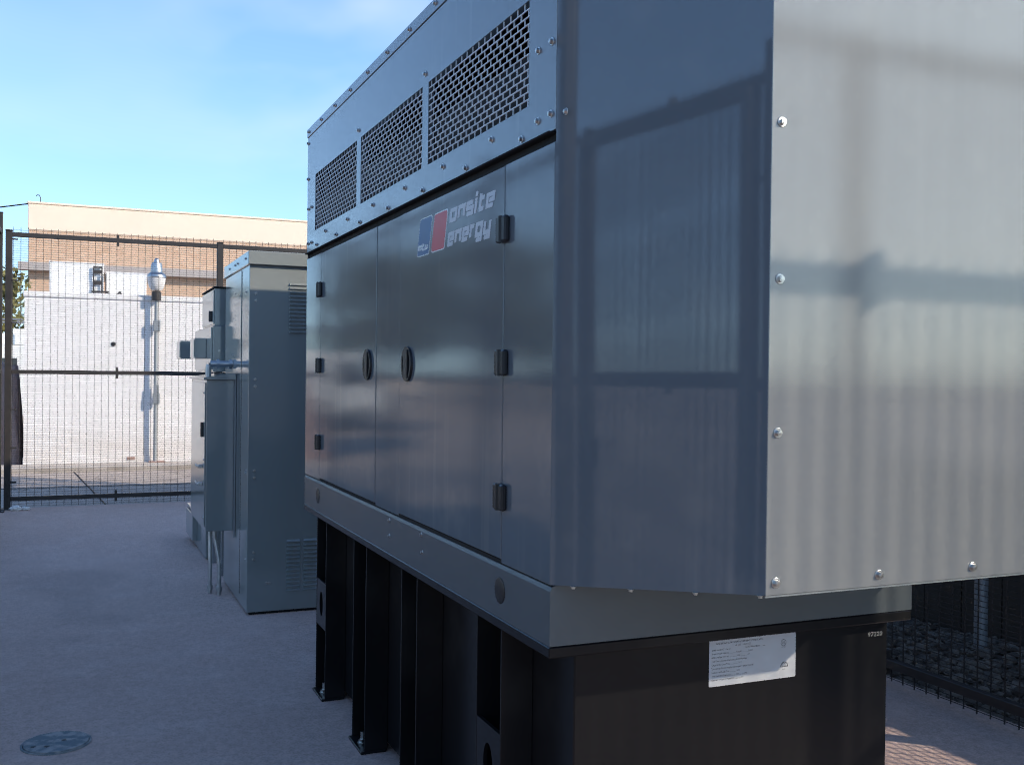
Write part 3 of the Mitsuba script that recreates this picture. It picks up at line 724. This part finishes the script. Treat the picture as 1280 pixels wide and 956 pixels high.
put(q, 'column', join(box(hx - 0.005, hx + 0.014, 18.84, 18.87, ZR, 3.31), box(hx + 0.125, hx + 0.14, 18.84, 18.87, ZR, 3.31)), 'fence_black')
for z0, z1 in ((3.285, 3.31), (3.19, 3.25), (3.0, 3.07)):
    put(q, 'plate', box(hx + 0.0145, hx + 0.1245, 18.84, 18.865, z0, z1), 'fence_black')
put(q, 'side_bar', join(box(hx + 0.19, hx + 0.205, 18.84, 18.86, ZR, 3.18), box(hx + 0.1405, hx + 0.1895, 18.84, 18.86, 3.17, 3.18)), 'fence_black')
put(q, 'foot', join(bars([[hx - 0.18, 18.84, ZR + 0.01], [hx - 0.03, 18.84, ZR + 0.01], [hx - 0.03, 18.84, ZR + 0.09], [hx + 0.2, 18.84, ZR + 0.09]], [[hx - 0.14, 18.84, ZR + 0.06], [hx + 0.32, 18.84, ZR + 0.012], [hx + 0.25, 18.84, ZR + 0.10], [hx + 0.31, 18.84, ZR + 0.03]], 0.012)), 'fence_black')
put(q, 'prop', bars([[hx + 0.34, 18.84, ZR + 0.01], [hx + 0.43, 18.84, ZR + 0.11]], [[hx + 0.43, 18.84, ZR + 0.11], [hx + 0.46, 18.84, ZR + 0.01]], 0.014), 'fence_black')

Lp = thing('conduit_lamp', 'silver jar lamp on a slim conduit pole before the white shed', 'lamp')
LXp, LYp = 1.207, 17.83
put(Lp, 'pole', tube([[LXp, LYp, 0.03], [LXp, LYp, 1.3], [LXp, LYp, 2.75]], 0.03, 14), 'galv_dull', 40)
put(Lp, 'base', box(LXp - 0.10, LXp + 0.16, LYp - 0.08, LYp + 0.08, 0.025, 0.05, 0.006), 'tarp_brown')
for z, w in ((1.08, 0.045), (1.22, 0.03), (2.28, 0.045)):
    put(Lp, 'junction_box', box(LXp - w, LXp + w + 0.02, LYp - 0.05, LYp + 0.035, z - 0.09, z + 0.09, 0.008), 'galv_dull')
put(Lp, 'socket', moved(lathe([[0, 0], [0.075, 0], [0.075, 0.14], [0.05, 0.16], [0, 0.16]], 18), LXp, LYp, 2.70), 'fence_black', 30)
put(Lp, 'jar', moved(lathe([[0, 0.0], [0.075, 0.005], [0.115, 0.05], [0.135, 0.12], [0.145, 0.21], [0, 0.21]], 24), LXp, LYp, 2.865), 'jar_frost', 40)
put(Lp, 'hood', moved(lathe([[0, -0.005], [0.150, -0.01], [0.155, 0.0], [0.15, 0.03], [0.125, 0.055], [0.095, 0.08], [0.088, 0.2], [0.075, 0.235], [0.045, 0.25], [0.04, 0.29], [0.02, 0.31], [0, 0.315]], 28), LXp, LYp, 3.085), 'galvanized', 35)

BB = thing('brick_building', 'long tan brick building with a cream parapet behind the white shed', 'building')
BX0, BX1, BY = -1.59, 34.0, 40.0
put(BB, 'wall', box(BX0, BX1, BY, BY + 18, -0.1, 6.48), 'brick_tan')
put(BB, 'parapet', box(BX0 - 0.02, BX1 + 0.02, BY - 0.03, BY + 18.02, 6.4805, 7.40, 0.01), 'cream_stucco')
put(BB, 'coping', box(BX0 - 0.05, BX1 + 0.05, BY - 0.07, BY + 18.05, 7.4005, 7.47, 0.01), 'cream_stucco')
put(BB, 'canopy', box(BX0 - 0.32, BX1, BY - 0.40, BY - 0.0005, 5.02, 5.30, 0.01), 'fascia')
for i in range(7):
    x0 = 1.0 + i * 4.2
    w = put(BB, 'window', box(x0, x0 + 1.8, BY - 0.03, BY - 0.0005, 1.2, 2.9, 0.005), 'window_dark')
    put(w, 'frame', join(box(x0 - 0.06, x0 - 0.001, BY - 0.05, BY - 0.001, 1.14, 2.96), box(x0 + 1.801, x0 + 1.86, BY - 0.05, BY - 0.001, 1.14, 2.96), box(x0 + 0.87, x0 + 0.93, BY - 0.045, BY - 0.031, 1.2, 2.9)), 'fascia')
q = thing('roof_hook', 'small bent wire hook standing on the cream parapet near its left end', 'roof fitting')
put(q, 'wire', tube([[-1.22, 40.2, 7.46], [-1.22, 40.2, 7.66], [-1.26, 40.2, 7.74], [-1.33, 40.2, 7.75], [-1.36, 40.2, 7.70]], 0.014, 8), 'fence_black', 40)
q = thing('overhead_cable', 'thin dark overhead cable running left from the brick building corner', 'cable')
put(q, 'cable', tube([[-1.62, 40.0, 7.38], [-2.5, 39.9, 7.18], [-4.0, 39.8, 6.98], [-7, 39.5, 7.1], [-12, 39.0, 7.9]], 0.025, 6), 'black_rubber', 40)

# van, pallets and a tarp seen in the slit left of the shed
Vn = thing('parked_van', 'white van with a roof rack parked left of the white shed', 'van')
VY = 27.0
side_prof = Polygon([(-0.05, 0.45), (0.0, 1.05), (0.18, 1.15), (0.75, 1.95), (1.0, 2.1), (4.7, 2.12), (4.8, 1.95), (4.85, 0.45)]).buffer(-0.05).buffer(0.05)
vm = frame(extrude(side_prof, 1.8), [-5.85, VY + 1.8, 0], [1, 0, 0], [0, 0, 1], [0, -1, 0])
put(Vn, 'body', vm, 'van_white')
put(Vn, 'window', frame(extrude(Polygon([(0.42, 1.2), (0.85, 1.85), (1.6, 1.87), (1.6, 1.2)]), 0.01), [-5.85, VY - 0.0005, 0], [1, 0, 0], [0, 0, 1], [0, -1, 0]), 'window_dark')
put(Vn, 'rear_window', frame(extrude(Polygon([(3.6, 1.3), (3.6, 1.8), (4.55, 1.8), (4.55, 1.3)]), 0.01), [-5.85, VY - 0.0005, 0], [1, 0, 0], [0, 0, 1], [0, -1, 0]), 'window_dark')
put(Vn, 'bumper', box(-1.07, -0.93, VY + 0.1, VY + 1.7, 0.40, 0.62, 0.02), 'black_plastic')
for wx in (-5.0, -1.95):
    for wy in (VY - 0.02, VY + 1.62):
        w = put(Vn, 'wheel', frame(trimesh.creation.cylinder(radius=0.36, height=0.2, sections=28), [wx, wy + 0.1, 0.315], [1, 0, 0], [0, 0, 1], [0, -1, 0]), 'tyre', 30)
        put(w, 'rim', frame(trimesh.creation.cylinder(radius=0.2, height=0.21, sections=20), [wx, wy + 0.1, 0.315], [1, 0, 0], [0, 0, 1], [0, -1, 0]), 'galv_dull', 30)
put(Vn, 'roof_rack', join(*[tube([[-5.2, VY + yy, 2.13], [-5.2, VY + yy, 2.72], [-1.2, VY + yy, 2.72], [-1.02, VY + yy, 2.6], [-1.02, VY + yy, 2.12]], 0.022, 8) for yy in (0.05, 1.75)], *[tube([[xx, VY + 0.05, 2.70], [xx, VY + 1.0, 2.70], [xx, VY + 1.75, 2.70]], 0.018, 8) for xx in (-5, -4, -3, -2, -1.3)]), 'galv_dull', 40)
for i, (x0, x1, z1) in enumerate(((-1.42, -1.10, 2.52), (-1.85, -1.48, 2.40))):
    q = thing('cargo_box', ('taller', 'shorter')[i] + ' pale carton loaded on the van roof', 'box')
    put(q, 'carton', box(x0, x1, VY + 0.4, VY + 0.9, 2.135, z1, 0.01), 'white_metal')
pl = 'weathered wooden pallet, {} in the stack left of the shed'
for i in range(7):
    q = thing('wooden_pallet', pl.format(('lowest', 'second from the bottom', 'third from the bottom', 'fourth from the bottom', 'fifth from the bottom', 'sixth from the bottom', 'topmost')[i]), 'pallet')
    ox, oy, z = -2.35 + RNG.uniform(-0.03, 0.03), 20.2 + RNG.uniform(-0.03, 0.03), -0.045 + i * 0.15
    for r_ in range(7):
        put(q, 'deck_board', box(ox + 0.01 + r_ * 0.172, ox + 0.01 + r_ * 0.172 + 0.13, oy, oy + 1.0, z + 0.118, z + 0.139, 0.002), 'pallet_wood')
    for r_ in range(3):
        put(q, 'bearer', box(ox, ox + 1.2, oy + 0.02 + r_ * 0.43, oy + 0.12 + r_ * 0.43, z + 0.001, z + 0.1175, 0.003), 'pallet_wood')
tg = thing('brown_tarp', 'reddish brown tarp draped over a heap beside the left edge of the shed', 'tarp')
tx, ty = np.meshgrid(np.linspace(0, 1, 26), np.linspace(0, 1, 30), indexing='ij')
hgt = 1.70 * np.clip(np.minimum(tx * 3.2, (1 - tx) * 14), 0, 1) ** 0.8 * np.clip(np.minimum(ty * 5, (1 - ty) * 5), 0, 1) ** 0.6
hgt = hgt * (0.82 + 0.35 * meshkit.fbm(np.stack([tx * 4, ty * 4, tx * 0], -1), 3, 4))
tv = np.stack([-2.05 + tx * 1.22 + 0.02 * np.sin(ty * 40), 18.3 + ty * 1.6 + 0.04 * np.sin(tx * 25), -0.04 + hgt], -1)
i, j = np.meshgrid(np.arange(25), np.arange(29), indexing='ij'); a = (i * 30 + j).ravel()
put(tg, 'sheet', trimesh.Trimesh(tv.reshape(-1, 3), np.vstack([np.stack([a, a + 30, a + 31], -1), np.stack([a, a + 31, a + 1], -1)]), process=False), 'tarp_brown', True)


# ------------------------------------------------------------------ trees
def tree(x, y, h, rad, label, leaf, n=2600, seed=1, trunk=0.16):
    rng = np.random.default_rng(seed)
    t = thing('broadleaf_tree', label, 'tree')
    base = np.array([x, y, -0.05])
    top = base + [rng.uniform(-.3, .3), rng.uniform(-.3, .3), h * 0.62]
    parts = [tube([base, base + (top - base) * 0.4 + rng.uniform(-.12, .12, 3), top], [trunk, trunk * 0.75, trunk * 0.35], 10)]
    cl = []
    for i in range(16):
        u = rng.uniform(0, 2 * np.pi); zz = rng.uniform(0.36, 0.95); rr = rad * rng.uniform(0.3, 0.95) * math.sqrt(max(0.05, 1 - ((zz - 0.6) / 0.42) ** 2))
        c = base + [rr * math.cos(u), rr * math.sin(u), h * zz]
        s = base + (top - base) * rng.uniform(0.45, 0.95)
        parts.append(tube([s, (s + c) / 2 + [0, 0, 0.1], c], [trunk * 0.3, trunk * 0.18, 0.015], 6))
        cl.append((c, rad * rng.uniform(0.28, 0.5)))
    put(t, 'trunk', join(*parts), 'bark', 40)
    V, Fq = [], []
    for c, r in cl:
        k = n // len(cl)
        d = rng.normal(size=(k, 3)); d /= np.linalg.norm(d, axis=1, keepdims=True)
        p = c + d * r * rng.uniform(0.35, 1.12, (k, 1)) * [1, 1, 0.8]
        a = rng.normal(size=(k, 3)); a /= np.linalg.norm(a, axis=1, keepdims=True)
        b = np.cross(a, rng.normal(size=(k, 3))); b /= np.linalg.norm(b, axis=1, keepdims=True)
        s = rng.uniform(0.07, 0.16, (k, 1)) * h / 5
        V.append(np.stack([p - a * s, p + b * s * 0.5, p + a * s, p - b * s * 0.5], 1).reshape(-1, 3))
    V = np.vstack(V); q = np.arange(len(V)).reshape(-1, 4)
    put(t, 'crown', trimesh.Trimesh(V, np.vstack([q[:, [0, 1, 2]], q[:, [0, 2, 3]]]), process=False), leaf)


tree(-2.75, 35.0, 4.5, 1.9, 'olive green tree in the gap between fence post and brick building', 'leaf_2', 4200, 5)
# the yard to the left, which the glossy doors reflect
for i, (x, y, h, r, lf, lb) in enumerate((
        (-13.5, 27, 5.6, 3.4, 'leaf_0', 'dark green tree at the near end of the row left of the compound'), (-15.0, 33, 6.8, 3.8, 'leaf_1', 'second tree of the row left of the compound, from the near end'),
        (-14.0, 40, 7.0, 3.9, 'leaf_0', 'third tree of the row left of the compound, from the near end'), (-16.0, 48, 8.2, 4.4, 'leaf_1', 'fourth tree of the row left of the compound, from the near end'),
        (-14.5, 57, 8.6, 4.4, 'leaf_0', 'tallest tree, fifth in the row left of the compound'), (-16.0, 67, 8.2, 4.2, 'leaf_1', 'far end tree of the row left of the compound'))):
    tree(x, y, h, r, lb, lf, 2400, 20 + i, 0.22)
q = thing('yard_wall', 'long low pinkish masonry wall across the yard left of the compound', 'wall')
put(q, 'wall', box(-22.2, -22.0, 2, 120, -0.05, 1.25), 'cream_stucco')
put(q, 'coping', box(-22.25, -21.95, 1.98, 120.02, 1.2505, 1.32, 0.01), 'kerb_concrete')

# ------------------------------------------------------------------ small things on the slab
q = thing('drain_cover', 'round bluish drain cover let into the slab at the lower left', 'drain cover')
dc = affinity.scale(shapely.Point(0, 0).buffer(1, 32), 0.125, 0.125)
dm = extrude(dc.difference(shapely.union_all([affinity.scale(shapely.Point(px, py).buffer(1, 8), 0.011, 0.011) for px, py in ((-0.085, -0.03), (-0.035, -0.045), (0.03, 0.01))])), 0.006)
put(q, 'plate', moved(dm, -0.065, 4.615, 0.0015), 'drain_iron', label='cast plate with three lifting holes')
put(q, 'rim', moved(extrude(affinity.scale(dc, 1.09, 1.09).difference(affinity.scale(dc, 1.02, 1.02)), 0.004), -0.065, 4.615, 0.0005), 'drain_iron')
put(q, 'pit', moved(extrude(affinity.scale(dc, 1.02, 1.02), 0.001), -0.065, 4.615, 0.0002), 'black_rubber')
for i, (x, y, s, lb) in enumerate(((-0.60, 12.36, 0.06, 'crumpled white paper scrap at the foot of the left fence corner'), (-0.50, 12.38, 0.045, 'smaller paper scrap right of the larger one at the far fence foot'))):
    q = thing('paper_scrap', lb, 'litter')
    m = trimesh.creation.icosphere(subdivisions=2)
    m.vertices *= (1 + 0.5 * (meshkit.noise(m.vertices * 2.4 + i * 7)[:, None] - 0.5)) * [s, s * 0.7, s * 0.5]
    put(q, 'scrap', moved(m, x, y, s * 0.42), 'paper_white')
